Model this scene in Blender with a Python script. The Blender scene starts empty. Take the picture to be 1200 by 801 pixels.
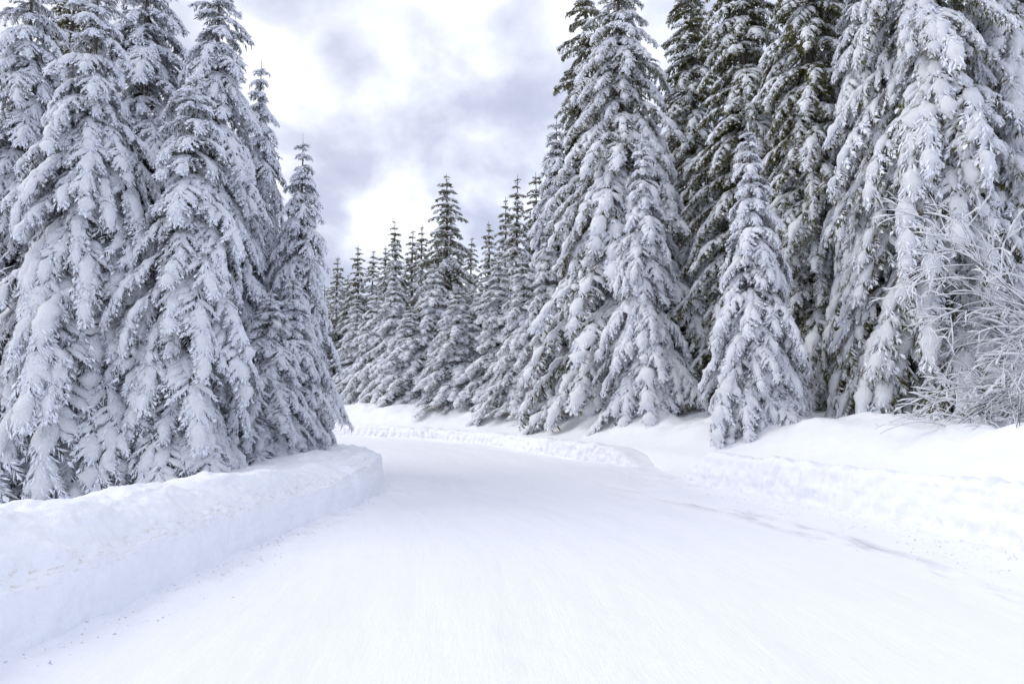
import bpy, math, random
import numpy as np
from mathutils import Matrix, Vector
SC = bpy.context.scene
COL = SC.collection
PI = math.pi

# ------------------------------------------------------------------ noise
_pt = np.random.RandomState(7).rand(65536).astype(np.float32)
def _hash(ix, iy, iz, s):
    h = (ix*73856093) ^ (iy*19349663) ^ (iz*83492791) ^ (s*2654435)
    return _pt[(h ^ (h >> 13)) & 65535]
def vnoise(x, y, z=None, seed=0):
    """smooth value noise 0..1 on arrays"""
    x = np.asarray(x, float); y = np.asarray(y, float)
    z = np.zeros_like(x) if z is None else np.asarray(z, float)
    ix = np.floor(x).astype(np.int64); iy = np.floor(y).astype(np.int64); iz = np.floor(z).astype(np.int64)
    fx = x-ix; fy = y-iy; fz = z-iz
    fx = fx*fx*(3-2*fx); fy = fy*fy*(3-2*fy); fz = fz*fz*(3-2*fz)
    def L(a, b, t): return a+(b-a)*t
    c = [[[_hash(ix+i, iy+j, iz+k, seed) for k in (0, 1)] for j in (0, 1)] for i in (0, 1)]
    return L(L(L(c[0][0][0], c[1][0][0], fx), L(c[0][1][0], c[1][1][0], fx), fy),
             L(L(c[0][0][1], c[1][0][1], fx), L(c[0][1][1], c[1][1][1], fx), fy), fz)
def fbm(x, y, z=None, seed=0, oct=4, gain=.5):
    a, t, n, f = 1.0, 0, 0, 1.0
    for o in range(oct):
        n = n + a*vnoise(x*f, y*f, None if z is None else z*f, seed+o*17); t += a; a *= gain; f *= 2.03
    return n/t*2-1
def sstep(a, b, x):
    t = np.clip((x-a)/(b-a), 0, 1); return t*t*(3-2*t)

# ------------------------------------------------------------------ mesh + object helpers
def mesh_from(name, V, F, mat, smooth=True, attrs=None, uv=None):
    """V (n,3); F (m,3) or (m,4) int array"""
    V = np.ascontiguousarray(V, np.float32); F = np.ascontiguousarray(F, np.int32)
    me = bpy.data.meshes.new(name)
    k = F.shape[1]; m = F.shape[0]
    me.vertices.add(len(V)); me.vertices.foreach_set('co', V.ravel())
    me.loops.add(m*k); me.loops.foreach_set('vertex_index', F.ravel())
    me.polygons.add(m); me.polygons.foreach_set('loop_start', np.arange(0, m*k, k, dtype=np.int32))
    me.polygons.foreach_set('use_smooth', np.full(m, bool(smooth)))
    for an, av in (attrs or {}).items():
        a = me.attributes.new(an, 'FLOAT', 'POINT'); a.data.foreach_set('value', np.ascontiguousarray(av, np.float32))
    if uv is not None:
        u = me.uv_layers.new(name='UVMap'); u.data.foreach_set('uv', np.ascontiguousarray(uv, np.float32)[F.ravel()].ravel())
    me.materials.append(mat)
    me.update(calc_edges=True)
    return me
def link(name, data, parent=None):
    o = bpy.data.objects.new(name, data); COL.objects.link(o)
    if parent is not None: o.parent = parent
    return o
def tag(o, label=None, cat=None, group=None, kind=None):
    for k, v in (('label', label), ('category', cat), ('group', group), ('kind', kind)):
        if v: o[k] = v
    return o
def grid_faces(nu, nv):
    i = np.arange(nu-1)[:, None]*nv + np.arange(nv-1)[None, :]
    i = i.ravel()
    return np.stack([i, i+nv, i+nv+1, i+1], 1)

# ------------------------------------------------------------------ materials
def nt(name):
    m = bpy.data.materials.new(name); m.use_nodes = True
    t = m.node_tree; t.nodes.clear()
    out = t.nodes.new('ShaderNodeOutputMaterial'); b = t.nodes.new('ShaderNodeBsdfPrincipled')
    t.links.new(b.outputs[0], out.inputs[0])
    return m, t, b
def N(t, kind, **kw):
    n = t.nodes.new(kind)
    for k, v in kw.items():
        if k in n.inputs: n.inputs[k].default_value = v
        else: setattr(n, k, v)
    return n
def ramp(t, fac, stops):
    r = t.nodes.new('ShaderNodeValToRGB'); e = r.color_ramp.elements
    while len(e) < len(stops): e.new(.5)
    for el, (p, c) in zip(e, stops):
        el.position = p; el.color = (c, c, c, 1) if isinstance(c, (int, float)) else (*c, 1)
    t.links.new(fac, r.inputs[0]); return r
def mathn(t, op, a, b=None):
    n = t.nodes.new('ShaderNodeMath'); n.operation = op
    for i, v in enumerate((a, b)):
        if v is None: continue
        if hasattr(v, 'is_linked'): t.links.new(v, n.inputs[i])
        else: n.inputs[i].default_value = v
    return n.outputs[0]
def mixc(t, fac, a, b):
    n = t.nodes.new('ShaderNodeMix'); n.data_type = 'RGBA'
    for v, i in ((fac, 0), (a, 6), (b, 7)):
        if hasattr(v, 'is_linked'): t.links.new(v, n.inputs[i])
        elif isinstance(v, (int, float)): n.inputs[i].default_value = v
        else: n.inputs[i].default_value = (*v, 1)
    return n.outputs[2]

SNOW = (.90, .915, .96)
def snow_material(name, base=SNOW, bump=.25, scale=14., fine=90., rough=.55):
    m, t, b = nt(name)
    tc = N(t, 'ShaderNodeTexCoord')
    n1 = N(t, 'ShaderNodeTexNoise', Scale=scale, Detail=5., Roughness=.6); t.links.new(tc.outputs['Object'], n1.inputs[0])
    n2 = N(t, 'ShaderNodeTexNoise', Scale=fine, Detail=3., Roughness=.7); t.links.new(tc.outputs['Object'], n2.inputs[0])
    h = mathn(t, 'ADD', n1.outputs[0], mathn(t, 'MULTIPLY', n2.outputs[0], .35))
    bp = N(t, 'ShaderNodeBump', Strength=bump, Distance=.05); t.links.new(h, bp.inputs['Height'])
    t.links.new(bp.outputs[0], b.inputs['Normal'])
    c = mixc(t, n1.outputs[0], tuple(x*.97 for x in base), tuple(min(.97, x*1.03) for x in base))
    t.links.new(c, b.inputs['Base Color'])
    b.inputs['Roughness'].default_value = rough; b.inputs['Specular IOR Level'].default_value = .25
    return m, t, b
M_PAD, _, _ = snow_material('branch_snow', bump=.8, scale=22., fine=95.)
def needle_material(name, dark, olive, frostc=(.88, .90, .955), lo=.12, hi=.78, patch=.9, psc=1.6):
    m, t, b = nt(name)
    at = N(t, 'ShaderNodeAttribute'); at.attribute_name = 'frost'
    ge = N(t, 'ShaderNodeNewGeometry'); sp = N(t, 'ShaderNodeSeparateXYZ'); t.links.new(ge.outputs['Normal'], sp.inputs[0])
    tc = N(t, 'ShaderNodeTexCoord')
    no = N(t, 'ShaderNodeTexNoise', Scale=psc, Detail=3.); t.links.new(tc.outputs['Object'], no.inputs[0])
    n2 = N(t, 'ShaderNodeTexNoise', Scale=45., Detail=2.); t.links.new(tc.outputs['Object'], n2.inputs[0])
    f = mathn(t, 'ADD', at.outputs['Fac'], mathn(t, 'MULTIPLY', sp.outputs[2], .22))
    f = mathn(t, 'ADD', f, mathn(t, 'MULTIPLY', mathn(t, 'SUBTRACT', n2.outputs[0], .5), 1.0))
    f = mathn(t, 'ADD', f, mathn(t, 'MULTIPLY', mathn(t, 'SUBTRACT', no.outputs[0], .5), patch))
    r = ramp(t, f, [(lo, 0.), (hi, 1.)])
    g = mixc(t, no.outputs[0], dark, olive)
    t.links.new(mixc(t, r.outputs[0], g, frostc), b.inputs['Base Color'])
    b.inputs['Roughness'].default_value = .75; b.inputs['Specular IOR Level'].default_value = .15
    return m
M_NEEDLE = needle_material('frosted_needles', (.034, .040, .036), (.060, .064, .040))
M_GREEN = needle_material('olive_needles', (.050, .054, .016), (.155, .138, .020), patch=1.7, psc=.9)
def bark_material():
    m, t, b = nt('bark')
    tc = N(t, 'ShaderNodeTexCoord'); mp = N(t, 'ShaderNodeMapping'); mp.inputs['Scale'].default_value = (14, 14, 3)
    t.links.new(tc.outputs['Object'], mp.inputs[0])
    n = N(t, 'ShaderNodeTexNoise', Scale=1.5, Detail=6.); t.links.new(mp.outputs[0], n.inputs[0])
    t.links.new(ramp(t, n.outputs[0], [(.3, (.045, .034, .028)), (.62, (.15, .125, .11)), (.75, (.6, .6, .62))]).outputs[0], b.inputs['Base Color'])
    bp = N(t, 'ShaderNodeBump', Strength=.6, Distance=.02); t.links.new(n.outputs[0], bp.inputs['Height']); t.links.new(bp.outputs[0], b.inputs['Normal'])
    b.inputs['Roughness'].default_value = .9
    return m
M_BARK = bark_material()

# ------------------------------------------------------------------ tubes, twigs and snow lobes
def frames(P):
    T = np.gradient(P, axis=0); T /= np.linalg.norm(T, axis=1, keepdims=True)+1e-9
    S = np.cross(T, (0, 0, 1.)); ln = np.linalg.norm(S, axis=1, keepdims=True)
    S = np.where(ln > .05, S/np.maximum(ln, 1e-6), np.array([[1., 0, 0]]))
    return T, S, np.cross(S, T)
def tube(P, R, k=6, up=1., low=1., off=0., rng=None, rough=0.):
    """closed k-gon tube along the polyline P with radii R; up/low squash its upper and lower half"""
    T, S, U = frames(P); n = len(P)
    a = np.arange(k)*2*PI/k + PI/2
    ca = np.cos(a); sa = np.sin(a); sa = np.where(sa > 0, sa*up, sa*low)
    rad = R[:, None]*np.ones((1, k))
    if rng is not None and rough: rad = rad*(1+rough*(rng.random_sample((n, k))-.5))
    V = P[:, None]+S[:, None]*(ca*rad)[..., None]+U[:, None]*(sa*rad+off*R[:, None])[..., None]
    i = np.arange(n-1)[:, None]*k; j = np.arange(k)[None, :]; j2 = (j+1) % k
    a0, b0, c0, d0 = (i+j).ravel(), (i+j2).ravel(), (i+k+j2).ravel(), (i+k+j).ravel()
    F = np.concatenate([np.stack([a0, b0, c0], 1), np.stack([a0, c0, d0], 1)])
    return V.reshape(-1, 3), F
class Soup:
    def __init__(s): s.V = []; s.F = []; s.A = []; s.n = 0
    def add(s, V, F, A=None):
        s.V.append(V); s.F.append(F+s.n); s.n += len(V)
        s.A.append(np.zeros(len(V)) if A is None else np.broadcast_to(A, (len(V),)))
    def get(s):
        if not s.V: return np.zeros((0, 3)), np.zeros((0, 3), int), np.zeros(0)
        return np.concatenate(s.V), np.concatenate(s.F), np.concatenate(s.A)

_TWF = []
for j in range(3):
    j2 = (j+1) % 3
    _TWF += [(j, j2, 3+j2), (j, 3+j2, 3+j), (3+j, 3+j2, 6)]
_TWF = np.array(_TWF)
def twigs(P0, P1, R, FR, rng, needles=4):
    """needle sprays: three-sided spindles with loose needles standing off them, all at once"""
    n = len(P0); D = P1-P0; ln = np.linalg.norm(D, axis=1, keepdims=True); T = D/np.maximum(ln, 1e-6)
    ref = rng.normal(size=(n, 3)); S = np.cross(T, ref); S /= np.linalg.norm(S, axis=1, keepdims=True)+1e-9; U = np.cross(S, T)
    m = P0+D*(.42+.2*rng.random_sample((n, 1)))
    rings = []
    for c, rr in ((P0, .45), (m, 1.)):
        for j in range(3):
            a = j*2*PI/3
            w = R[:, None]*rr*(.7+.6*rng.random_sample((n, 1)))
            rings.append(c+(S*math.cos(a)+U*math.sin(a))*w)
    rings.append(P1)
    V = np.stack(rings, 1)                                  # n,7,3
    F = (np.arange(n)[:, None, None]*7+_TWF[None]).reshape(-1, 3)
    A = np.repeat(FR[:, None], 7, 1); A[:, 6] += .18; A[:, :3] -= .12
    Vs, Fs, As = [V.reshape(-1, 3)], [F], [A.ravel()]; base = n*7
    if needles:
        q = n*needles
        t = rng.random_sample((q, 1))*.85+.1
        i = np.repeat(np.arange(n), needles)
        c = P0[i]+D[i]*t
        a = rng.random_sample(q)*2*PI
        o = S[i]*np.cos(a)[:, None]+U[i]*np.sin(a)[:, None]
        L = (R[i]*(1.3+1.2*rng.random_sample(q)))[:, None]
        tip = c+(o+T[i]*1.1)*L
        w = np.cross(o, T[i])*(R[i]*.28)[:, None]
        Vn = np.stack([c+w, c-w, tip], 1).reshape(-1, 3)
        Vs.append(Vn); Fs.append(np.arange(q*3).reshape(q, 3)+base); As.append(np.repeat(FR[i]+.12, 3))
    return np.concatenate(Vs), np.concatenate(Fs), np.concatenate(As)
def lobe(P, w, rng, k=8, up=.66, low=.30, off=.12):
    """a snow tongue lying along P"""
    n = len(P); u = np.linspace(0, 1, n)
    env = np.interp(u, (0, .12, .40, .62, .82, 1), (.05, .50, .92, 1., .66, .08))
    lump = 1+.28*(vnoise(u*n*.6+rng.random_sample()*99, np.zeros(n), seed=3)-.5)*2
    V, F = tube(P, w*env*lump, k, up, low, off, rng, .50)
    ce = np.array([P[0], P[-1]+(P[-1]-P[-2])*.25]); b = len(V)
    j = np.arange(k); j2 = (j+1) % k
    F = np.concatenate([F, np.stack([j2, j, np.full(k, b)], 1), np.stack([(n-1)*k+j, (n-1)*k+j2, np.full(k, b+1)], 1)])
    return np.concatenate([V, ce]), F

# ------------------------------------------------------------------ one spruce branch
def make_branch(L, rng, det=1., snow=1., frost=.6, droop=.75):
    """a branch of length L along +X, drooping; returns (needle soup, snow soup). det 1 is the finest"""
    g = det
    nd, sn = Soup(), Soup()
    n = max(6, int(L/.09)); u = np.linspace(0, 1, n)
    th = -droop*(u**1.05)*1.05+.35*droop*np.clip(u-.78, 0, 1)*2
    yaw = .25*(vnoise(u*3+rng.random_sample()*50, u*0, seed=5)-.5)
    d = np.stack([np.cos(th)*np.cos(yaw), np.cos(th)*np.sin(yaw), np.sin(th)], 1)
    P = np.concatenate([[[0, 0, 0]], np.cumsum(d[:-1]*L/(n-1), 0)])
    T, S, U = frames(P)
    V, F = tube(P, np.linspace(.012+.012*L, .005, n), 4); nd.add(V, F, -.5)
    A0, A1, AR, AF = [], [], [], []
    def spray(p, dr, ln, r, f): A0.append(p); A1.append(p+dr*ln); AR.append(r); AF.append(f)
    def at(Q, t):
        x = t*(len(Q)-1); i = min(int(x), len(Q)-2); return Q[i]+(Q[i+1]-Q[i])*(x-i), i
    Z = np.array([0, 0, 1.])
    Lw = min(.42*L+.05, .62)
    sp = (.085*g)/L
    t = .10; side = rng.choice([-1, 1])
    laterals = []
    while t < .985:
        p, i = at(P, t)
        ll = Lw*(min(1, .3+t/.35))*(1-t)**.62*(.75+.5*rng.random_sample())+.05
        ang = math.radians(54-18*t+rng.uniform(-20, 16))
        d0 = T[i]*math.cos(ang)+S[i]*side*math.sin(ang)
        m = max(4, int(ll/.07)+1); q = [p]; dd = d0.copy()
        dz = rng.uniform(.5, 1.2)/m
        for s in range(m-1):
            dd = dd-Z*dz; dd /= np.linalg.norm(dd); q.append(q[-1]+dd*ll/(m-1))
        laterals.append((np.array(q), ll, t)); side = -side; t += sp*rng.uniform(.4, .75)
    laterals.append((P[int(n*.1):], L*.9, .5))
    def fringe(q, w):
        Tq, Sq, Uq = frames(q); lq = np.linalg.norm(q[-1]-q[0])
        for a in range(int(lq/(.0105*g))+4):
            x = rng.random_sample()**.75; p, i = at(q, x); sd = rng.choice([-1, 1]); c = rng.random_sample()
            dr = Sq[i]*sd*rng.uniform(.15, .9)+Tq[i]*rng.uniform(.5, 1.)-Z*rng.uniform(.0, .7)+Uq[i]*.15*(1-c)
            dr /= np.linalg.norm(dr)
            spray(p+Sq[i]*sd*w*c*.8+Uq[i]*w*.55*(1-c*c), dr, w*.35+rng.uniform(.03, .07), (.0042+.0035*rng.random_sample())*g, frost+rng.uniform(-.1, .6))
        for a in range(4):
            dr = Tq[-1]+.45*rng.normal(size=3)-Z*.3; dr /= np.linalg.norm(dr)
            spray(q[-1]-Tq[-1]*.03, dr, rng.uniform(.06, .13), .006*g, frost+rng.uniform(-.2, .4))
    for (Q, ll, tt) in laterals:
        main = Q is laterals[-1][0]
        TQ, SQ, UQ = frames(Q)
        k = int(ll/(.034*g))+1
        for a in range(k):
            for sd in (-1, 1):
                ta = (a+rng.random_sample())/k; p, i = at(Q, ta)
                an = math.radians(rng.uniform(28, 60))
                dr = TQ[i]*math.cos(an)+SQ[i]*sd*math.sin(an)-Z*rng.uniform(.1, .75)
                dr /= np.linalg.norm(dr)
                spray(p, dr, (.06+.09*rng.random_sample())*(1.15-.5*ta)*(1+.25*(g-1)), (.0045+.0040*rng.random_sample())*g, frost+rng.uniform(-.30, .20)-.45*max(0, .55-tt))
        # short hanging shoots below
        for a in range(int(k*.6)):
            p, i = at(Q, rng.random_sample())
            dr = -Z+.35*rng.normal(size=3)+.3*TQ[i]; dr /= np.linalg.norm(dr)
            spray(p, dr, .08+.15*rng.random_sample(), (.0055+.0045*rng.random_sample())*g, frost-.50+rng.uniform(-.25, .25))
        spray(Q[-1]-TQ[-1]*.03, TQ[-1], .10, .014*g, frost+.15)
        # snow
        if main:
            a, b = int(len(Q)*rng.uniform(.05, .2)), len(Q)
            if snow > .15:
                QQ = Q[a:b]; w = (.052+.026*L**.5)*(.5+.55*snow)*rng.uniform(.8, 1.2)
                cuts = [0]
                while len(QQ)-cuts[-1] > 8: cuts.append(min(len(QQ)-4, cuts[-1]+max(4, int(rng.uniform(.45, 1.1)/.09))))
                cuts.append(len(QQ))
                for c0, c1 in zip(cuts[:-1], cuts[1:]):
                    if c1-c0 >= 3:
                        q = QQ[max(0, c0-1):c1]+rng.normal(size=3)*np.array([0, .02, .012])
                        V, F = lobe(q, w*rng.uniform(.75, 1.2), rng, 8 if g < 1.8 else 6); sn.add(V, F); fringe(q, w)
        elif rng.random_sample() < min(.42+.55*snow, .8) and ll > .1:
            QQ = Q[:max(3, int(len(Q)*rng.uniform(.75, 1.)))]
            if len(QQ) >= 3:
                fringe(QQ, .025+.05*ll)
                V, F = lobe(QQ, (.027+.052*ll)*(.55+.6*snow)*rng.uniform(.75, 1.25), rng, 6 if g < 1.8 else 5); sn.add(V, F)
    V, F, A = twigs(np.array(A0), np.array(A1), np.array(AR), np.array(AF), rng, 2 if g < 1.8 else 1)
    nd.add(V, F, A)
    return nd.get(), sn.get()

CL = (.28, .5, .85, 1.3, 1.9, 2.7)
_bank = {}
def branch_bank(key, det, snow, frost, droop, nvar):
    if key not in _bank:
        rng = np.random.RandomState(abs(hash(key)) % 9999 if not isinstance(key, str) else sum(map(ord, key)))
        _bank[key] = [[make_branch(L, rng, det, snow*rng.uniform(.75, 1.15), frost, droop*rng.uniform(.8, 1.2)) for _ in range(nvar)] for L in CL]
    return _bank[key]

def spruce_meshes(name, H, R, seed, style, base=.02, power=.8, gap=.34, sparse_top=.0):
    """returns meshes (trunk, crown, snow) of one spruce, H tall, crown radius R"""
    det, snow, frost, droop, nv, nmat = STYLES[style]
    rng = np.random.RandomState(seed)
    bank = branch_bank(style, det, snow, frost, droop, nv)
    nd, sn = Soup(), Soup()
    lean = rng.uniform(-.012, .012, 2)
    def axis(z): return np.array([lean[0]*z+.02*math.sin(z*.7+seed), lean[1]*z+.02*math.cos(z*.9+seed), z])
    zs = np.linspace(-.6, H, 40)
    tr, _f = tube(np.array([axis(z) for z in zs]), np.maximum(.012*H+.03, .03)*np.clip(1.02-zs/H, .02, 1.2)**.9*.85+.004, 8)
    z = base*H+.12; az = rng.random_sample()*6
    while z < H-.12:
        t = z/H
        prof = (1-t)**power*(1 if t > .08 else .82+.18*t/.08)
        Lr = R*prof+.08
        nb = int(np.clip(round(4+5*Lr/1.6), 4, 9))
        if t < sparse_top: nb = max(3, nb-1)
        for k in range(nb):
            az2 = az+k*2*PI/nb+rng.uniform(-.3, .3)
            pitch = droop*float(np.interp(t, (0, .12, .55, .82, .93, 1.), (-.32, -.54, -.54, -.38, .05, .80)))
            pitch = pitch+rng.uniform(-.2, .2)+(.15 if t < .08 else 0)
            L = Lr*rng.uniform(.52, 1.18)/max(.45, math.cos(pitch-.5*droop))
            if rng.random_sample() < .07: L *= .6
            c = min(range(len(CL)), key=lambda i: abs(math.log(CL[i]/L)))
            B = bank[c][rng.randint(nv)]
            s = L/CL[c]
            roll = rng.uniform(-.25, .25)
            cp, sp_ = math.cos(pitch), math.sin(pitch); ca, sa = math.cos(az2), math.sin(az2); cr, sr = math.cos(roll), math.sin(roll)
            Rx = np.array([[1, 0, 0], [0, cr, -sr], [0, sr, cr]])
            Ry = np.array([[cp, 0, -sp_], [0, 1, 0], [sp_, 0, cp]])
            Rz = np.array([[ca, -sa, 0], [sa, ca, 0], [0, 0, 1]])
            M = (Rz@Ry@Rx).T*s
            o = axis(z+rng.uniform(-.08, .08))
            (v, f, a), (v2, f2, a2) = B
            nd.add(v@M+o, f, a+rng.uniform(-.12, .12)-.32*float(sstep(.13, .02, t)))
            if t > .075 or rng.random_sample() < .5: sn.add(v2@M+o, f2)     # the lowest boughs hang sheltered and shed their snow
        az += 1.1+rng.uniform(-.3, .3)
        z += gap*(.55+.45*min(1, Lr/1.2))*rng.uniform(.75, 1.25)
    # leading shoot: a bare spike with a few short upright side shoots
    top = axis(H); rngt = np.random.RandomState(seed+1)
    P0 = np.array([axis(H-.35), axis(H-.2)]+[axis(H-.3-.22*i/6)+0 for i in range(7)]); P1 = []
    P1.append(top+np.array([0, 0, .12])); P1.append(top+np.array([.01, 0, .22]))
    for i in range(7):
        a = i*2.4; P1.append(P0[2+i]+np.array([math.cos(a)*.16, math.sin(a)*.16, .10]))
    V, F, A = twigs(P0, np.array(P1), np.full(9, .018), np.full(9, frost), rngt, 5); nd.add(V, F, A)
    Vn, Fn, An = nd.get(); Vs, Fs, _ = sn.get()
    return (mesh_from(name+'_trunk', tr, _f, M_BARK),
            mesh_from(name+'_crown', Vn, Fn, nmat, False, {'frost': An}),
            mesh_from(name+'_snow', Vs, Fs, M_PAD, True), H, float(np.percentile(np.abs(Vn[(Vn[:, 2] < .3*H), 0]), 99.2)))

#          det  snow frost droop variants needles
STYLES = {
    'laden':  (1.6, 1.50, .70, 1.0, 5, M_NEEDLE),
    'fresh':  (1.7, 1.8, .76, .94, 5, M_NEEDLE),
    'rimed':  (1.8, 1.30, .78, .92, 5, M_NEEDLE),
    'giant':  (2.2, 1.6, .60, .86, 5, M_GREEN),
    'green':  (2.2, 1.25, .26, .74, 4, M_GREEN),
    'mid':    (2.2, 2.1, .70, .82, 4, M_GREEN),
    'midgreen': (2.4, 1.15, .34, .66, 4, M_GREEN),
}

# ------------------------------------------------------------------ the road and its two edges
CAM_Z = 1.7
def spline(pts, step=.1):
    """Catmull-Rom through the points, evenly many samples per span"""
    P = np.array(pts, float); P = np.concatenate([[2*P[0]-P[1]], P, [2*P[-1]-P[-2]]]); out = []
    for i in range(1, len(P)-2):
        n = NS
        t = np.linspace(0, 1, n, endpoint=False)[:, None]
        p0, p1, p2, p3 = P[i-1:i+3]
        out.append(.5*(2*p1+(p2-p0)*t+(2*p0-5*p1+4*p2-p3)*t*t+(3*p1-p0-3*p2+p3)*t**3))
    out.append(P[-2:-1]); return np.concatenate(out)
NS = 40
EDGE = [((-3.4, -12), (6.4, -12)), ((-3.35, -4), (6.1, -4)), ((-3.28, .5), (5.75, .5)), ((-3.14, 4.2), (5.52, 4.5)), ((-2.90, 6.8), (5.27, 7.2)),
        ((-2.66, 8.7), (4.86, 9.2)), ((-2.36, 10.6), (4.2, 11.0)), ((-2.30, 12.0), (3.35, 12.9)), ((-2.52, 13.5), (2.55, 15.6)),
        ((-3.25, 15.0), (.95, 18.7)), ((-5.2, 16.9), (-1.4, 23.3)), ((-9.2, 19.2), (-6.6, 27.7)), ((-18, 22), (-17, 32)), ((-42, 27), (-42, 38))]
LEFT = spline([e[0] for e in EDGE]); RIGHT = spline([e[1] for e in EDGE])
def arclen(P): return np.concatenate([[0], np.cumsum(np.linalg.norm(np.diff(P, axis=0), axis=1))])
def signed(P, x, y):
    """signed distance to the polyline (positive on the left of travel) and the arc length of the nearest point"""
    x = np.asarray(x, float).ravel(); y = np.asarray(y, float).ravel()
    A = P[:-1]; D = P[1:]-P[:-1]; L2 = (D**2).sum(1); S = arclen(P)
    od = np.empty(len(x)); os_ = np.empty(len(x))
    for i in range(0, len(x), 4000):
        px = x[i:i+4000, None]-A[:, 0]; py = y[i:i+4000, None]-A[:, 1]
        t = np.clip((px*D[:, 0]+py*D[:, 1])/L2, 0, 1)
        dx = px-t*D[:, 0]; dy = py-t*D[:, 1]; d2 = dx*dx+dy*dy
        k = d2.argmin(1); r = np.arange(len(k))
        sg = np.sign(D[k, 0]*py[r, k]-D[k, 1]*px[r, k])
        od[i:i+4000] = np.sqrt(d2[r, k])*sg; os_[i:i+4000] = S[k]+t[r, k]*np.sqrt(L2[k])
    return od, os_
def ground_z(x, y):
    x = np.asarray(x, float); y = np.asarray(y, float); sh = x.shape
    ul, _ = signed(LEFT, x, y); ur, _ = signed(RIGHT, x, y); ur = -ur
    x = x.ravel(); y = y.ravel()
    lump = fbm(x*.45, y*.45, seed=21, oct=4)*.26+fbm(x*1.7, y*1.7, seed=33, oct=4)*.13
    back = .14+.42*sstep(9.5, 14.5, y)
    hl = np.where(ul < 1.0, -.12+.12*np.clip(ul, 0, 1), 0)+sstep(.8, 1.7, ul)*(back+lump*.7)+.035*np.clip(ul-5, 0, 60)
    hr = -.12+.50*sstep(.25, 1.0, ur)+sstep(.8, 2.9, ur)*(.78+lump*1.25)+.03*np.clip(ur-4, 0, 60)
    h = np.where(ul > 0, hl, np.where(ur > 0, hr, -.14))
    return h.reshape(sh)
def gz(x, y): return float(ground_z(np.array([x]), np.array([y]))[0])

def axis_coords(a0, a1, step, far, growth=1.22):
    c = list(np.arange(a0, a1+step/2, step)); s = step
    while c[-1] < far: s *= growth; c.append(c[-1]+s)
    s = step
    while c[0] > -far: s *= growth; c.insert(0, c[0]-s)
    return np.array(c)
M_GROUND, _, _ = snow_material('ground_snow', bump=.7, scale=3.2, fine=30.)
xs = axis_coords(-13, 13, .10, 500); ys = axis_coords(4, 36, .10, 500)
X, Y = np.meshgrid(xs, ys, indexing='ij')
gv = np.stack([X, Y, ground_z(X, Y)], -1).reshape(-1, 3)
ground = link('ground', mesh_from('ground', gv, grid_faces(len(xs), len(ys)), M_GROUND)); tag(ground, kind='structure')

# road: packed snow, combed along the direction of travel
def road_material():
    m, t, b = nt('packed_snow_road')
    uv = N(t, 'ShaderNodeUVMap'); uv.uv_map = 'UVMap'
    def noise(sx, sy, det=4., ro=.6):
        mp = N(t, 'ShaderNodeMapping'); mp.inputs['Scale'].default_value = (sx, sy, 1); t.links.new(uv.outputs[0], mp.inputs[0])
        n = N(t, 'ShaderNodeTexNoise', Scale=1., Detail=det, Roughness=ro); t.links.new(mp.outputs[0], n.inputs[0]); return n.outputs[0]
    sp = N(t, 'ShaderNodeSeparateXYZ'); t.links.new(uv.outputs[0], sp.inputs[0]); ux, uy = sp.outputs[0], sp.outputs[1]
    streak = noise(6., .75, 6., .74); wide = noise(1.1, .10, 3.); grain = noise(30, 26, 4., .7); patch = noise(1.6, .7, 4.)
    f = mathn(t, 'ADD', mathn(t, 'MULTIPLY', streak, .55), mathn(t, 'MULTIPLY', wide, .45))
    r = ramp(t, f, [(.32, (.82, .835, .895)), (.47, (.865, .88, .93)), (.60, (.885, .895, .945))])
    # worn strip where the packed snow thins towards the right shoulder (u is metres from the left edge as a share of 8)
    c = mathn(t, 'MULTIPLY', mathn(t, 'SUBTRACT', ux, 6.62), 1.)
    c = mathn(t, 'ADD', c, mathn(t, 'MULTIPLY', mathn(t, 'SUBTRACT', wide, .5), .5))
    band = mathn(t, 'SUBTRACT', 1., mathn(t, 'MULTIPLY', mathn(t, 'ABSOLUTE', c), 3.2))
    lng = mathn(t, 'MULTIPLY', ramp(t, mathn(t, 'DIVIDE', uy, 40.), [(.16, 0.), (.40, 0.), (.47, 1.), (.56, .9), (.64, 0.)]).outputs[0], 1.)
    pm = ramp(t, noise(1.5, .33, 5., .7), [(.51, 0.), (.68, 1.)]).outputs[0]
    wet = mathn(t, 'MULTIPLY', mathn(t, 'MULTIPLY', mathn(t, 'MAXIMUM', band, 0.), pm), lng)
    wet = mathn(t, 'MINIMUM', mathn(t, 'MULTIPLY', wet, 1.6), .85)
    col = mixc(t, wet, r.outputs[0], (.46, .45, .46))
    beige = mathn(t, 'MULTIPLY', ramp(t, patch, [(.55, 0.), (.75, 1.)]).outputs[0], .35)
    col = mixc(t, beige, col, (.86, .85, .86))
    t.links.new(col, b.inputs['Base Color'])
    h = mathn(t, 'ADD', mathn(t, 'MULTIPLY', streak, .8), mathn(t, 'MULTIPLY', grain, .30))
    bp = N(t, 'ShaderNodeBump', Strength=.34, Distance=.05); t.links.new(h, bp.inputs['Height']); t.links.new(bp.outputs[0], b.inputs['Normal'])
    b.inputs['Roughness'].default_value = .5; b.inputs['Specular IOR Level'].default_value = .25
    return m
SL = arclen(LEFT); SR = arclen(RIGHT); nst = len(LEFT)
def resample(i, n):
    """refine station indices i (float) on an (nst,2) polyline"""
    return lambda P: np.stack([np.interp(i, np.arange(nst), P[:, k]) for k in (0, 1)], 1)
ii = np.linspace(0, nst-1, 1300); rs = resample(ii, None); l2, r2 = rs(LEFT), rs(RIGHT)
nw = 130; tt = np.linspace(-.02, 1.02, nw)
road_xy = l2[:, None]*(1-tt[None, :, None])+r2[:, None]*tt[None, :, None]
mid = (l2+r2)/2; sm = arclen(mid)
wid = np.linalg.norm(r2-l2, axis=1)
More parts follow.
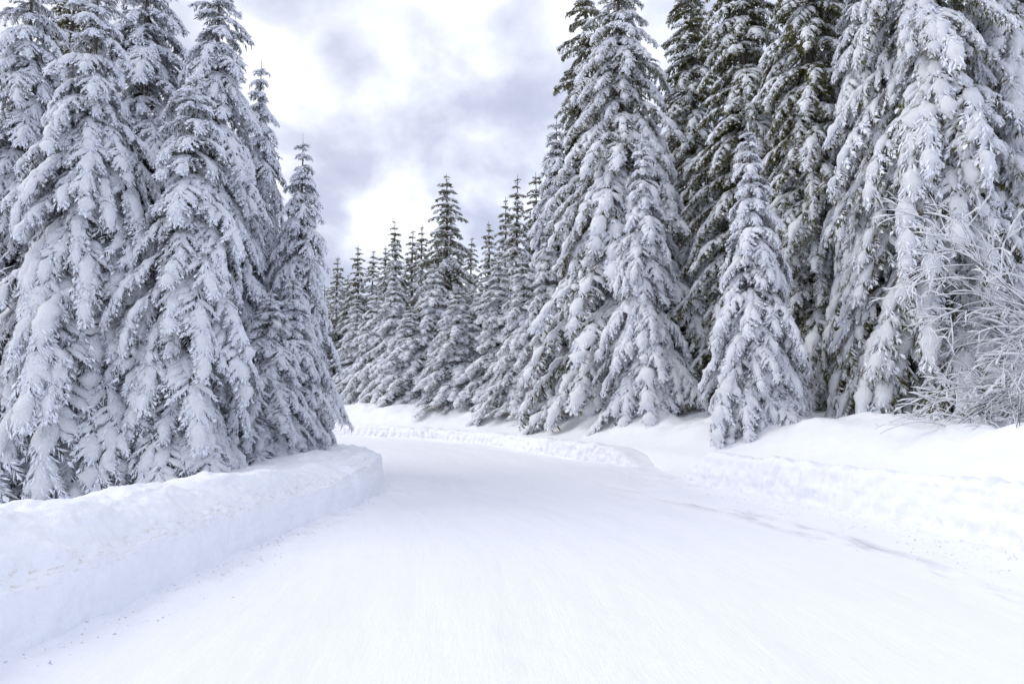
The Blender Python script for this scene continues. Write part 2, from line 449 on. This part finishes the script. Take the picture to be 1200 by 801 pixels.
ru = 8-(1-tt[None])*wid[:, None]; rv = np.repeat(sm[:, None], nw, 1)
um = tt[None]*wid[:, None]
edge = np.minimum(um, wid[:, None]-um)
rz = .007*fbm(ru*1.4, rv*.16, seed=51, oct=3)+.007*fbm(ru*5, rv*.7, seed=52, oct=4)+.005*fbm(ru*9, rv*6, seed=57, oct=3)+.02*fbm(ru*.35, rv*.3, seed=53, oct=2)
rz += sstep(.9, .1, edge)*(.035*fbm(um*3, rv*3, seed=54, oct=4)+.03)
sh_ = sstep(1.9, .9, wid[:, None]-um)                     # rough shoulder along the right bank
rz += sh_*(.045+.03*fbm(um*2.3, rv*1.6, seed=55, oct=5)+.012*fbm(um*9, rv*9, seed=56, oct=3))
road_v = np.concatenate([road_xy, rz[..., None]], -1).reshape(-1, 3)
road = link('road', mesh_from('road', road_v, grid_faces(len(l2), nw), road_material(), True, None, np.stack([ru.ravel(), rv.ravel()], 1)))
tag(road, kind='structure')
def flip_if_down(o):
    me = o.data; me.update()
    if me.polygons[len(me.polygons)//2].normal.z < 0: me.flip_normals()
flip_if_down(road); flip_if_down(ground)

# ------------------------------------------------------------------ ploughed banks
def bank_material(name, dirt):
    m, t, b = snow_material(name, bump=.5, scale=7., fine=55.)
    base = b.inputs['Base Color'].links[0].from_socket
    uv = N(t, 'ShaderNodeUVMap'); uv.uv_map = 'UVMap'
    sp = N(t, 'ShaderNodeSeparateXYZ'); t.links.new(uv.outputs[0], sp.inputs[0])
    mp = N(t, 'ShaderNodeMapping'); mp.inputs['Scale'].default_value = (9, 30, 1); t.links.new(uv.outputs[0], mp.inputs[0])
    n = N(t, 'ShaderNodeTexNoise', Scale=1., Detail=5., Roughness=.75); t.links.new(mp.outputs[0], n.inputs[0])
    mp2 = N(t, 'ShaderNodeMapping'); mp2.inputs['Scale'].default_value = (.5, 12, 1); t.links.new(uv.outputs[0], mp2.inputs[0])
    n2 = N(t, 'ShaderNodeTexNoise', Scale=1., Detail=3.); t.links.new(mp2.outputs[0], n2.inputs[0])
    # grit lines laid down by earlier passes of the plough, at fixed heights (v = height along the profile)
    hband = mathn(t, 'SUBTRACT', 1., mathn(t, 'MULTIPLY', mathn(t, 'ABSOLUTE', mathn(t, 'SUBTRACT', mathn(t, 'ADD', sp.outputs[1], mathn(t, 'MULTIPLY', mathn(t, 'SUBTRACT', n2.outputs[0], .5), .15)), .47)), 9.))
    spots = ramp(t, n.outputs[0], [(.54, 0.), (.64, 1.)]).outputs[0]
    f = mathn(t, 'MULTIPLY', mathn(t, 'MULTIPLY', mathn(t, 'MAXIMUM', hband, 0.), spots), dirt*1.6)
    t.links.new(mixc(t, f, base, (.62, .52, .42)), b.inputs['Base Color'])
    return m
def sweep(name, foot, side, prof, ds, nprof, seed, mat, rough):
    """foot: (n,2) polyline; prof(s, k) -> (u, z) arrays; side +1 = bank lies on the left of travel"""
    S = arclen(foot); n = int(S[-1]/ds); s = np.linspace(0, S[-1], n)
    fx = np.interp(s, S, foot[:, 0]); fy = np.interp(s, S, foot[:, 1])
    T = np.stack([np.gradient(fx), np.gradient(fy)], 1); k = max(3, int(.5/ds))
    ker = np.ones(k)/k; Tp = np.stack([np.convolve(np.pad(T[:, i], k, 'edge'), ker, 'same')[k:-k] for i in (0, 1)], 1)
    Tp /= np.linalg.norm(Tp, axis=1, keepdims=True); Nn = np.stack([-Tp[:, 1], Tp[:, 0]], 1)*side
    q = np.linspace(0, 1, nprof)
    U, Z, VV = prof(s, q)                                  # (n,nprof)
    ss = np.repeat(s[:, None], nprof, 1)
    # surface noise pushed along the profile's own normal
    dU = np.gradient(U, axis=1); dZ = np.gradient(Z, axis=1); l = np.hypot(dU, dZ)+1e-6
    d = rough(ss, U, Z, VV)
    U2 = U-dZ/l*d; Z2 = Z+dU/l*d
    V = np.stack([fx[:, None]+Nn[:, :1]*U2, fy[:, None]+Nn[:, 1:]*U2, Z2], -1).reshape(-1, 3)
    o = link(name, mesh_from(name, V, grid_faces(n, nprof), mat, True, None, np.stack([ss.ravel(), VV.ravel()], 1)))
    if side > 0: o.data.flip_normals()
    return o
def poly_profile(U, Z, q):
    """piecewise profile per station: U,Z (n,m) control points -> smoothed dense profile"""
    m = U.shape[1]; x = q*(m-1); i = np.clip(x.astype(int), 0, m-2); f = x-i
    f2 = f*.55+.45*f*f*(3-2*f)
    A, B = U[:, i]+(U[:, i+1]-U[:, i])*f2, Z[:, i]+(Z[:, i+1]-Z[:, i])*f2
    k = max(3, len(q)//22); ker = np.ones(k)/k                 # weather the profile's corners
    sm = lambda M: sum(np.roll(np.pad(M, ((0, 0), (k, k)), 'edge'), o-k//2, 1)[:, k:-k]*ker[o] for o in range(k))
    return sm(A), sm(B)
def part_of(P, a, b):
    S = arclen(P); n = np.linspace(a, b, int((b-a)/.05)); return np.stack([np.interp(n, S, P[:, 0]), np.interp(n, S, P[:, 1])], 1)
def s_at(P, x, y): return signed(P, np.array([x]), np.array([y]))[1][0]

sa, sb = s_at(LEFT, -3.28, -1.0), s_at(LEFT, -9.2, 19.2)
s_corner = s_at(LEFT, -2.36, 10.75)-sa
def left_profile(s, q):
    n = len(s); w = lambda f, sd: fbm(s*f, s*0+sd, seed=61, oct=3)
    c = sstep(s_corner-.10, s_corner+.05, s)                # 0 = worn slope above a cut face, 1 = freshly cut sheer end
    H = .93-.16*sstep(3, 9.5, s)-.13*sstep(8.5, 12, s)+.06*w(.5, 1)+.05*w(1.8, 2)+.02*w(5, 7)
    H = H-.15*sstep(s_corner+2.5, s_corner+7, s)
    zf = (.50-.10*sstep(5, 11, s)+.07*w(.7, 5)+.06*w(2.6, 6)+.03*w(7, 8))*(1-c)+(H*.86)*c
    sb_ = (.80-.22*sstep(3, 11, s)+.08*w(.6, 3))*(1-c)+.30*c
    uf = (.13+.05*w(1.1, 9))*(1-c)+.06*c
    g = .06*(1-c)+.0*c
    U = np.stack([0*s-.03, .02+0*s, uf*.6, uf, uf+.05+.3*(sb_-uf)*.4, uf+.55*(sb_-uf), sb_-.10, sb_+.12, sb_+.5, sb_+1.0, sb_+1.7, sb_+2.6], 1)
    zb = .50*H+.30*sstep(9, 13, s)
    zb = np.minimum(zb, H-.05)
    Z = np.stack([0*s-.06, .0+0*s, zf*.55, zf, zf+.26*(H-zf), zf+.68*(H-zf), H-.03, H, H-.08*(1-c)-.01, zb+.06, zb-.05, zb-.5], 1)
    U, Z = poly_profile(U, Z, q)
    return U, Z, np.repeat(np.linspace(0, 1, len(q))[None], n, 0)*0+np.clip(Z, 0, 2)
def left_rough(s, U, Z, V):
    face = sstep(.55, .40, Z)*sstep(.35, .2, U); up = (1-face)*sstep(.05, .2, U)
    d = (.022*fbm(s*4, Z*7, seed=71, oct=4)+.012*fbm(s*.5, Z*26, seed=76, oct=3))*face
    d = d+up*(.055*fbm(s*2.2+U*2, U*3, seed=72, oct=6, gain=.55)+.024*fbm(s*7+U*6, U*9, seed=73, oct=4))
    crest = np.exp(-((U-.75)/.25)**2)
    d = d+crest*(.06*fbm(s*3.2, U*3, seed=74, oct=4))
    edge = np.exp(-((Z-.5)/.13)**2)*sstep(.35, .15, U)
    d = d+edge*(.055*fbm(s*3.5, Z*4, seed=77, oct=4)-.02)
    return d+.010*fbm(s*22, U*22+Z*22, seed=75, oct=3)
lb = sweep('snow_bank', part_of(LEFT, sa, sb), 1, left_profile, .028, 100, 1, bank_material('left_bank_snow', .55), left_rough)
tag(lb, 'long ploughed snow bank with a sheer cut face along the left edge of the road', 'snow bank', 'ploughed banks along the road')

def right_profile(H, taper):
    def f(s, q):
        n = len(s); L = s[-1]; w = lambda fr, sd: fbm(s*fr, s*0+sd, seed=81, oct=3)
        e = sstep(0, taper[0], s) if taper[0] else 1+0*s
        e = e*(sstep(L, L-taper[1], s) if taper[1] else 1)
        h = H(s)*(.06+.94*e)+.035*w(.6, 1)*e+.015*w(2.5, 2)
        lip = .13+.05*w(.8, 4)
        U = np.stack([0*s-.05, .03+0*s, lip*.45, lip*.85, lip+.08, lip+.28, lip+.7, lip+1.3], 1)
        Z = np.stack([0*s-.06, .01+0*s, h*.5, h*.93, h*1.03, h*1.0, h*.9, h*.75-.2], 1)
        U, Z = poly_profile(U, Z, q)
        return U, Z, np.clip(Z, 0, 2)
    return f
def right_rough(s, U, Z, V):
    face = sstep(.55, .30, U)
    pits = vnoise(s*11, Z*7, seed=91)*.6+vnoise(s*21, Z*13, seed=92)*.4
    d = face*(.13*(pits-.5)*(.35+1.3*vnoise(s*.9, Z*2.5, seed=98))+.02*fbm(s*3, Z*2, seed=93, oct=3)+.02*fbm(s*.6, Z*16, seed=97, oct=3))
    lipz = np.exp(-((U-.36)/.12)**2)
    return d+lipz*.025*fbm(s*3.5, U*3, seed=94, oct=4)+(1-face)*.05*fbm(s*2, U*4, seed=96, oct=5)+.006*fbm(s*24, U*24+Z*24, seed=95, oct=3)
s0, s1 = s_at(RIGHT, 6.0, -1), s_at(RIGHT, 3.1, 13.4)
MRB = bank_material('right_bank_snow', .12)
rb = sweep('snow_bank', part_of(RIGHT, s0, s1), -1, right_profile(lambda s: .72-.10*sstep(7, 13, s), (0, .9)), .028, 70, 2, MRB, right_rough)
tag(rb, 'low pitted snow bank along the right road edge in front of the bare shrub', 'snow bank', 'ploughed banks along the road')
s2, s3 = s_at(RIGHT, 2.75, 14.8), s_at(RIGHT, -16, 31.7)
fb = sweep('snow_bank', part_of(RIGHT, s2, s3), -1, right_profile(lambda s: .47-.04*sstep(2, 12, s), (1.9, 0)), .04, 60, 3, MRB, right_rough)
tag(fb, 'thin grey snow bank curving away round the far outer side of the bend', 'snow bank', 'ploughed banks along the road')

# ------------------------------------------------------------------ crumbs of snow broken off the banks
def crumbs():
    rng = np.random.RandomState(5); sp = Soup()
    ph = (1+5**.5)/2
    ico = np.array([(-1, ph, 0), (1, ph, 0), (-1, -ph, 0), (1, -ph, 0), (0, -1, ph), (0, 1, ph), (0, -1, -ph), (0, 1, -ph), (ph, 0, -1), (ph, 0, 1), (-ph, 0, -1), (-ph, 0, 1)])/1.9
    fc = np.array([(0, 11, 5), (0, 5, 1), (0, 1, 7), (0, 7, 10), (0, 10, 11), (1, 5, 9), (5, 11, 4), (11, 10, 2), (10, 7, 6), (7, 1, 8), (3, 9, 4), (3, 4, 2), (3, 2, 6), (3, 6, 8), (3, 8, 9), (4, 9, 5), (2, 4, 11), (6, 2, 10), (8, 6, 7), (9, 8, 1)])
    for side, n in ((0, 1300), (1, 3000)):
        for _ in range(n):
            i = rng.uniform(80, nst-150); f = np.abs(rng.normal())*(.03 if side == 0 else .07)+.004
            tq = f if side == 0 else 1-f
            j = int(i/(nst-1)*(len(l2)-1)); k = int(np.clip((tq+.02)/1.04*(nw-1), 0, nw-1))
            p = road_v.reshape(len(l2), nw, 3)[j, k]
            r = .003+.007*rng.random_sample()**3
            V = ico*(1+.35*rng.normal(size=(12, 1)))*r*np.array([1, 1, .7])
            sp.add(V+p+np.array([rng.uniform(-.05, .05), rng.uniform(-.05, .05), r*.3]), fc)
    V, F, _ = sp.get(); return link('snow_crumbs', mesh_from('snow_crumbs', V, F, M_PAD, True))
tag(crumbs(), 'loose crumbs of snow scattered along the foot of the banks', 'snow', kind='stuff')

# ------------------------------------------------------------------ planting: the forest on both sides
PITCH = 4.4
CLOUD_OFF = (11.1, 3.8, 0)
def spot(px, py, d):
    """the point seen in direction (px, py) of the 1200x801 photograph at the forward distance d metres"""
    u, v = (px-600)/800, (400.5-py)/800; p = math.radians(PITCH)
    y = math.cos(p)-v*math.sin(p); z = math.sin(p)+v*math.cos(p)
    return u*d/y, CAM_Z+d*z/y
PROTO = {}
def proto(key):
    if key not in PROTO:
        H, R, seed, style, kw = PROTOS[key]
        PROTO[key] = spruce_meshes('spruce', H, R, seed, style, **kw)
    return PROTO[key]
PROTOS = {
    'young':  (10.0, 1.9, 11, 'laden', dict(gap=.46, power=.70)),
    'broad':  (14.0, 2.9, 12, 'laden', dict(gap=.50, power=.62)),
    'column': (9.4, 1.8, 13, 'fresh', dict(gap=.46, power=.78)),
    'rime':   (16.5, 2.7, 14, 'rimed', dict(gap=.54, power=.62)),
    'slim':   (12.0, 1.9, 15, 'rimed', dict(gap=.50, power=.75)),
    'giant':  (22.0, 3.9, 16, 'giant', dict(gap=.60, power=.68, base=.04)),
    'wall':   (28.0, 4.9, 17, 'giant', dict(gap=.60, power=.60)),
    'dark':   (20.0, 2.9, 18, 'green', dict(gap=.62, power=.60)),
    'olive':  (19.0, 2.5, 19, 'green', dict(gap=.62, power=.60)),
    'mid':    (14.0, 2.3, 20, 'mid', dict(gap=.58, power=.75, base=.04)),
    'midtwo': (11.5, 2.1, 21, 'mid', dict(gap=.54, power=.78, base=.04)),
    'far':    (14.0, 1.7, 22, 'midgreen', dict(gap=.60, power=.85)),
    'fartwo': (15.0, 2.3, 23, 'midgreen', dict(gap=.62, power=.80)),
}
GL, GR, GM, GB = 'snowy spruces behind the left bank', 'tall snowy spruces on the right slope', 'white spruces lining the outside of the bend', 'dark spruce tops behind the bend'
# bearing px, distance, bearing of the tip py, half width px at the foot, mesh, turn, label, group
TREES = [
 # left of the road
 (95, 11.2, -38, 122, 'broad', .3, 'broad snow-plastered spruce behind the nearest stretch of left bank', GL),
 (208, 11.0, 74, 100, 'young', 2.1, 'pale spruce with a bare spike tip in front of two taller left-hand spruces', GL),
 (8, 13.0, -70, 95, 'rime', 4.0, 'shaded spruce cut off by the left edge of the photo', GL),
 (155, 14.2, -90, 112, 'rime', 1.0, 'grey rimed spruce between the broad spruce and the spike-tipped spruce, mostly hidden behind both', GL),
 (243, 14.0, -45, 95, 'rime', 2.6, 'tall rimed spruce rising out of frame directly behind the spike-tipped spruce', GL),
 (291, 15.4, 62, 62, 'slim', .4, 'slender rimed spruce with a thin bare tip against the clouds, behind the tall rimed one', GL),
 (350, 15.0, 150, 60, 'slim', 3.3, 'free-standing narrow rimed spruce with open sky around its tip, left of the bend', GL),
 (342, 13.6, 312, 54, 'column', 5.0, 'short snowy spruce at the foot of the free-standing narrow one, beside the bank corner', GL),
 (312, 12.6, 330, 60, 'young', 1.4, 'low drooping spruce leaning over the top of the left bank near its corner', GL),
 (60, 16.5, -60, 90, 'dark', 1.2, 'dark spruce deep behind the broad snow-plastered one, only glimpsed through gaps', GL),
 # right of the road
 (733, 22.5, -75, 108, 'giant', .9, 'giant snow-laden spruce standing over the outside of the bend, widest on the right roadside', GR),
 (757, 19.8, 150, 62, 'column', 2.2, 'narrow white spruce standing right in front of the giant spruce', GR),
 (690, 27.0, -35, 70, 'olive', 1.9, 'greenish spruce peeping out along the left flank of the giant spruce', GR),
 (650, 26.0, 132, 60, 'slim', .6, 'mid-height spruce left of the giant spruce with its tip against the clouds', GR),
 (890, 15.2, 140, 64, 'column', 4.1, 'stout little spruce thick with fresh snow, alone in front of the dark tall ones', GR),
 (822, 26.0, -45, 82, 'dark', 3.0, 'dark spruce rising between the giant spruce and the olive-green one', GR),
 (880, 20.0, -160, 95, 'olive', 4.4, 'olive-green spruce rising straight behind the stout little one', GR),
 (962, 17.5, -200, 100, 'dark', 5.2, 'tall patchy spruce with bare green needles above the dark hollow', GR),
 (1105, 14.4, -330, 122, 'wall', .2, 'enormous spruce with branches sloping down to the left, behind the bare shrub', GR),
 (1215, 14.8, -360, 118, 'wall', 2.8, 'heavy spruce cut off by the right edge of the photo', GR),
 (1020, 20.5, -220, 90, 'olive', 2.0, 'shadowy spruce in the gap between the patchy spruce and the enormous one', GR),
 (838, 23.0, 205, 56, 'mid', 1.2, 'half-hidden snowy spruce behind the bare shrub, between the giant and the stout little spruce', GR),
 (955, 17.8, 70, 66, 'slim', 2.9, 'rimed spruce behind the stout little one, above the dark hollow', GR),
 (1022, 16.2, -60, 74, 'young', .8, 'snowy spruce squeezed against the left flank of the enormous spruce', GR),
 # outside of the bend, white row
 (615, 25.5, 292, 51, 'midtwo', .5, 'white spruce nearest the giant spruce in the row along the bend', GM),
 (588, 27.8, 292, 54, 'mid', 1.5, 'white spruce second from the giant spruce in the row along the bend', GM),
 (560, 29.8, 325, 46, 'midtwo', 2.5, 'white spruce third from the giant spruce, half behind its neighbours', GM),
 (536, 29.4, 330, 51, 'mid', 3.5, 'frosted spruce with dark lower boughs, directly below the tall dark spruce', GM),
 (504, 32.2, 303, 48, 'mid', 4.5, 'slim white spruce just left of the one with dark lower boughs', GM),
 (482, 31.8, 352, 46, 'midtwo', 5.5, 'shortest white spruce in the middle of the row along the bend', GM),
 (461, 34.2, 312, 43, 'mid', .9, 'white spruce left of the shortest one in the row', GM),
 (438, 36.7, 330, 40, 'midtwo', 1.9, 'white spruce second from the far left end of the row along the bend', GM),
 (418, 39.2, 345, 37, 'mid', 2.9, 'white spruce at the far left end of the row along the bend', GM),
 (641, 24.8, 262, 48, 'mid', 3.9, 'white spruce squeezed between the row and the giant spruce', GM),
 # dark tops behind
 (525, 36.2, 200, 62, 'fartwo', 1.1, 'tall dark green spruce standing well above the middle of the row', GB),
 (605, 33.2, 203, 40, 'far', 2.0, 'pointed green spruce behind the row, nearest the giant spruce flank', GB),
 (590, 36.2, 228, 37, 'far', 3.0, 'green spruce just left of the pointed one and a little lower', GB),
 (571, 39.2, 256, 35, 'far', 4.0, 'thin dark tip right of the tall dark green spruce', GB),
 (549, 41.2, 275, 37, 'fartwo', 5.0, 'low green tip tucked against the right side of the tall dark green spruce', GB),
 (494, 41.2, 261, 35, 'far', .7, 'thin green tip nearest the left side of the tall dark green spruce', GB),
 (481, 43.2, 266, 35, 'far', 1.7, 'thin green tip second to the left of the tall dark green spruce', GB),
 (462, 41.2, 256, 40, 'fartwo', 2.7, 'taller green tip in the middle of the dark tops left of the tall dark spruce', GB),
 (447, 44.2, 285, 35, 'far', 3.7, 'green tip just left of the taller middle one', GB),
 (432, 45.2, 291, 35, 'fartwo', 4.7, 'blunt green spruce between the taller middle tip and the leftmost tips', GB),
 (418, 43.2, 285, 35, 'far', 5.7, 'green tip third from the left end of the dark tops', GB),
 (404, 46.2, 318, 35, 'fartwo', .1, 'low green tip second from the left end of the dark tops', GB),
 (393, 45.2, 298, 33, 'far', 1.3, 'green tip at the left end of the dark tops, beside the free-standing spruce', GB),
 (628, 34.2, 200, 40, 'olive', 2.3, 'narrow olive spruce behind the mid-height one', GB),
 (378, 49.2, 330, 46, 'mid', 3.3, 'white spruce far down the road, mostly hidden by the narrow spruce at the bend', GB),
 (355, 43.2, 320, 46, 'mid', 4.3, 'white spruce far across the road behind the free-standing spruce', GB),
]
def plant(px, d, ytop, hw, key, turn, label, group, back=False):
    X, _ = spot(px, 490, d); _, zt = spot(px, ytop, d)
    z0 = gz(X, d)-.06
    tr, cr, sn, H, R = proto(key)
    t = bpy.data.objects.new('spruce_tree', None); COL.objects.link(t); t.empty_display_size = .3
    t.location = (X, d, z0); t.rotation_euler = (0, 0, turn)
    sz = (zt-z0-.2)/H; sx = hw*d/800/R
    t.scale = (sx, sx, sz)
    tag(t, label, 'tree', group)
    link('trunk', tr, t); link('crown', cr, t); link('snow_load', sn, t)
    return t
for row in TREES: plant(*row)

# ------------------------------------------------------------------ bare shrubs under snow
def twig_material():
    m, t, b = nt('bare_twigs')
    tc = N(t, 'ShaderNodeTexCoord'); n = N(t, 'ShaderNodeTexNoise', Scale=20., Detail=3.); t.links.new(tc.outputs['Object'], n.inputs[0])
    t.links.new(ramp(t, n.outputs[0], [(.35, (.07, .055, .05)), (.6, (.17, .145, .135)), (.72, (.5, .5, .53))]).outputs[0], b.inputs['Base Color'])
    b.inputs['Roughness'].default_value = .85
    return m
M_TWIG = twig_material()
def shrub(name, loc, seed, stems, height, spread, bias, label, group, thick=.02, snow=1., depth=3, zs=1.):
    rng = np.random.RandomState(seed); wood, cap = Soup(), Soup()
    def grow(p, d, L, r, lev):
        n = max(4, int(L/.10)+2); Q = [p]; dd = d/np.linalg.norm(d)
        wob = rng.normal(size=3)*.07
        for i in range(n-1):
            sag = (.05 if lev == 0 else .085)*(i/n+.3)
            dd = dd+rng.normal(size=3)*.07+wob*.3+np.array([bias[0], bias[1], 0])*.035-np.array([0, 0, sag]); dd /= np.linalg.norm(dd)
            Q.append(Q[-1]+dd*L/(n-1))
        Q = np.array(Q); R = np.linspace(r, r*.4+.001, n)
        V, F = tube(Q, R, 4 if lev > 0 else 5); wood.add(V, F)
        if snow and lev >= 0:
            hor = 1-abs(dd[2])*.55
            C = Q.copy(); C[:, 2] += R*.9
            lump = np.clip(.35+1.1*vnoise(np.arange(n)*.8+rng.random_sample()*99, np.zeros(n), seed=8), .2, 2)
            w = (R*1.0+.0095*snow)*hor*lump; w[0] *= .3; w[-1] *= .35
            V, F = tube(C, w, 5, 1.15, .5, .3, rng, .3); cap.add(V, F)
        if lev < depth:
            k = int(L/(.23 if lev else .19)*rng.uniform(.7, 1.2))
            T, S, U = frames(Q)
            for j in range(k):
                x = rng.uniform(.18, 1)**.8; i = min(int(x*(n-1)), n-2)
                a = rng.uniform(0, 2*PI); s = S[i]*math.cos(a)+U[i]*math.sin(a)
                an = math.radians(rng.uniform(25, 60))
                grow(Q[i], T[i]*math.cos(an)+s*math.sin(an)+np.array([0, 0, .12]), L*rng.uniform(.28, .55)*(1.1-.5*x), R[i]*.6, lev+1)
    for i in range(stems):
        a = rng.uniform(0, 2*PI)
        o = np.array([math.cos(a), math.sin(a), 0])*rng.uniform(.02, .18)*spread
        d = np.array([math.cos(a)*spread*.55+bias[0]*rng.uniform(.2, 1), math.sin(a)*spread*.55+bias[1]*rng.uniform(.2, 1), rng.uniform(.7, 1.2)])
        grow(o-np.array([0, 0, .15]), d, height*rng.uniform(.6, 1.1), thick*rng.uniform(.6, 1.1), 0)
    t = bpy.data.objects.new(name, None); COL.objects.link(t); t.location = loc; t.empty_display_size = .3
    tag(t, label, 'shrub', group)
    V, F, _ = wood.get(); link('stems', mesh_from('shrub_stems', V, F, M_TWIG), t)
    V, F, _ = cap.get()
    if len(V): link('snow_load', mesh_from('shrub_snow', V, F, M_PAD), t)
    return t
def ground_at(px, d):
    X, _ = spot(px, 490, d); return (X, d, gz(X, d)-.03)
GS = 'bare deciduous shrubs under snow'
shrub('bare_shrub', ground_at(1345, 12.0), 3, 8, 4.9, .5, (-.42, 0), 'large bare shrub with snow-lined arching twigs at the right edge of the photo', GS, .017, 1.8, 3)
shrub('bare_shrub', ground_at(1165, 12.0), 5, 5, 1.1, 1.1, (-.4, .0), 'low tangled bare shrub under the enormous spruce, its twigs bent to the snow', GS, .014, 1.6, 2)
shrub('bare_shrub', ground_at(843, 21.5), 7, 6, 4.6, .6, (-.05, -.1), 'bare snow-lined shrub between the giant spruce and the stout little spruce', GS, .022, 1.3, 3)
shrub('bare_shrub', ground_at(-60, 10.6), 9, 3, 4.2, .3, (.22, .0), 'bare shrub with a few whitened twigs reaching in from the left edge', GS, .012, 1.3, 1)
shrub('bare_sapling', ground_at(1190, 10.0), 12, 3, .85, .25, (0, 0), 'small brown sapling sticking up out of the snow at the right edge', GS, .008, .25, 2)

# ------------------------------------------------------------------ sky, sun, camera
SUN_EL, SUN_AZ = math.radians(41), math.radians(-80)          # azimuth from +Y towards +X: sun stands to the left
def build_world():
    w = bpy.data.worlds.new('World'); SC.world = w; w.use_nodes = True
    t = w.node_tree; t.nodes.clear()
    out = t.nodes.new('ShaderNodeOutputWorld'); bg = t.nodes.new('ShaderNodeBackground'); t.links.new(bg.outputs[0], out.inputs[0])
    sky = t.nodes.new('ShaderNodeTexSky'); sky.sky_type = 'NISHITA'; sky.sun_disc = False
    sky.sun_elevation = SUN_EL; sky.sun_rotation = SUN_AZ; sky.altitude = 1200; sky.air_density = 1.; sky.dust_density = 1.5
    tc = t.nodes.new('ShaderNodeTexCoord'); sp = t.nodes.new('ShaderNodeSeparateXYZ'); t.links.new(tc.outputs['Generated'], sp.inputs[0])
    zz = mathn(t, 'ADD', mathn(t, 'MAXIMUM', sp.outputs[2], 0.), .42)
    cb = t.nodes.new('ShaderNodeCombineXYZ')
    t.links.new(mathn(t, 'DIVIDE', sp.outputs[0], zz), cb.inputs[0]); t.links.new(mathn(t, 'DIVIDE', sp.outputs[1], zz), cb.inputs[1])
    mp = t.nodes.new('ShaderNodeMapping'); mp.inputs['Location'].default_value = CLOUD_OFF; mp.inputs['Scale'].default_value = (1.0, .8, 1); t.links.new(cb.outputs[0], mp.inputs[0])
    n = N(t, 'ShaderNodeTexNoise', Scale=3.7, Detail=6., Roughness=.50, Distortion=.15); t.links.new(mp.outputs[0], n.inputs[0])
    n2 = N(t, 'ShaderNodeTexNoise', Scale=1.0, Detail=2.); t.links.new(mp.outputs[0], n2.inputs[0])
    f = mathn(t, 'ADD', mathn(t, 'MULTIPLY', n.outputs[0], .75), mathn(t, 'MULTIPLY', n2.outputs[0], .25))
    r = ramp(t, f, [(.37, (5.2, 5.5, 6.9)), (.445, (6.4, 6.7, 8.1)), (.50, (8.4, 8.7, 9.8)), (.555, (10.9, 11.1, 11.8)), (.61, (13.3, 13.2, 13.0))])
    # the overcast is brighter and warmer towards the veiled sun, dimmer and bluer in the quarter away from it
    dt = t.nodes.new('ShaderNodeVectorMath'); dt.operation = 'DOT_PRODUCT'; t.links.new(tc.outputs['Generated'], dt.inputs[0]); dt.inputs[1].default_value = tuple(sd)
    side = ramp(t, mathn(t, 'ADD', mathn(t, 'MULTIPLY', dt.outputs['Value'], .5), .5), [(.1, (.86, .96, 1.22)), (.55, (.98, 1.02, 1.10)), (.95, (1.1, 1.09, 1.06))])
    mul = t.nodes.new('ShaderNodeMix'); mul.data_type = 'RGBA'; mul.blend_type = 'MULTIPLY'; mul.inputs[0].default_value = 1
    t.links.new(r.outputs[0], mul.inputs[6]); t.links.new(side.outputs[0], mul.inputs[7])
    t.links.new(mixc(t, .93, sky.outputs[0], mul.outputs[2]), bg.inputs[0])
    bg.inputs[1].default_value = .1
sl = bpy.data.lights.new('sun', 'SUN'); sl.energy = 1.3; sl.angle = math.radians(32); sl.color = (1, .965, .92)
so = link('sun', sl)
sd = Vector((math.sin(SUN_AZ)*math.cos(SUN_EL), math.cos(SUN_AZ)*math.cos(SUN_EL), math.sin(SUN_EL)))
so.rotation_euler = sd.to_track_quat('Z', 'Y').to_euler(); so.location = sd*60
build_world()
cd = bpy.data.cameras.new('camera'); cd.lens = 24; cd.sensor_width = 36; cd.clip_end = 3000; cd.clip_start = .1
co = link('camera', cd); co.location = (0, 0, CAM_Z); co.rotation_euler = (math.radians(90+PITCH), 0, 0)
SC.camera = co
SC.view_settings.view_transform = 'Standard'; SC.view_settings.look = 'None'; SC.view_settings.exposure = 0.05; SC.view_settings.gamma = 1
SC.render.engine = 'CYCLES'
SC.cycles.max_bounces = 9; SC.cycles.diffuse_bounces = 9; SC.cycles.glossy_bounces = 2
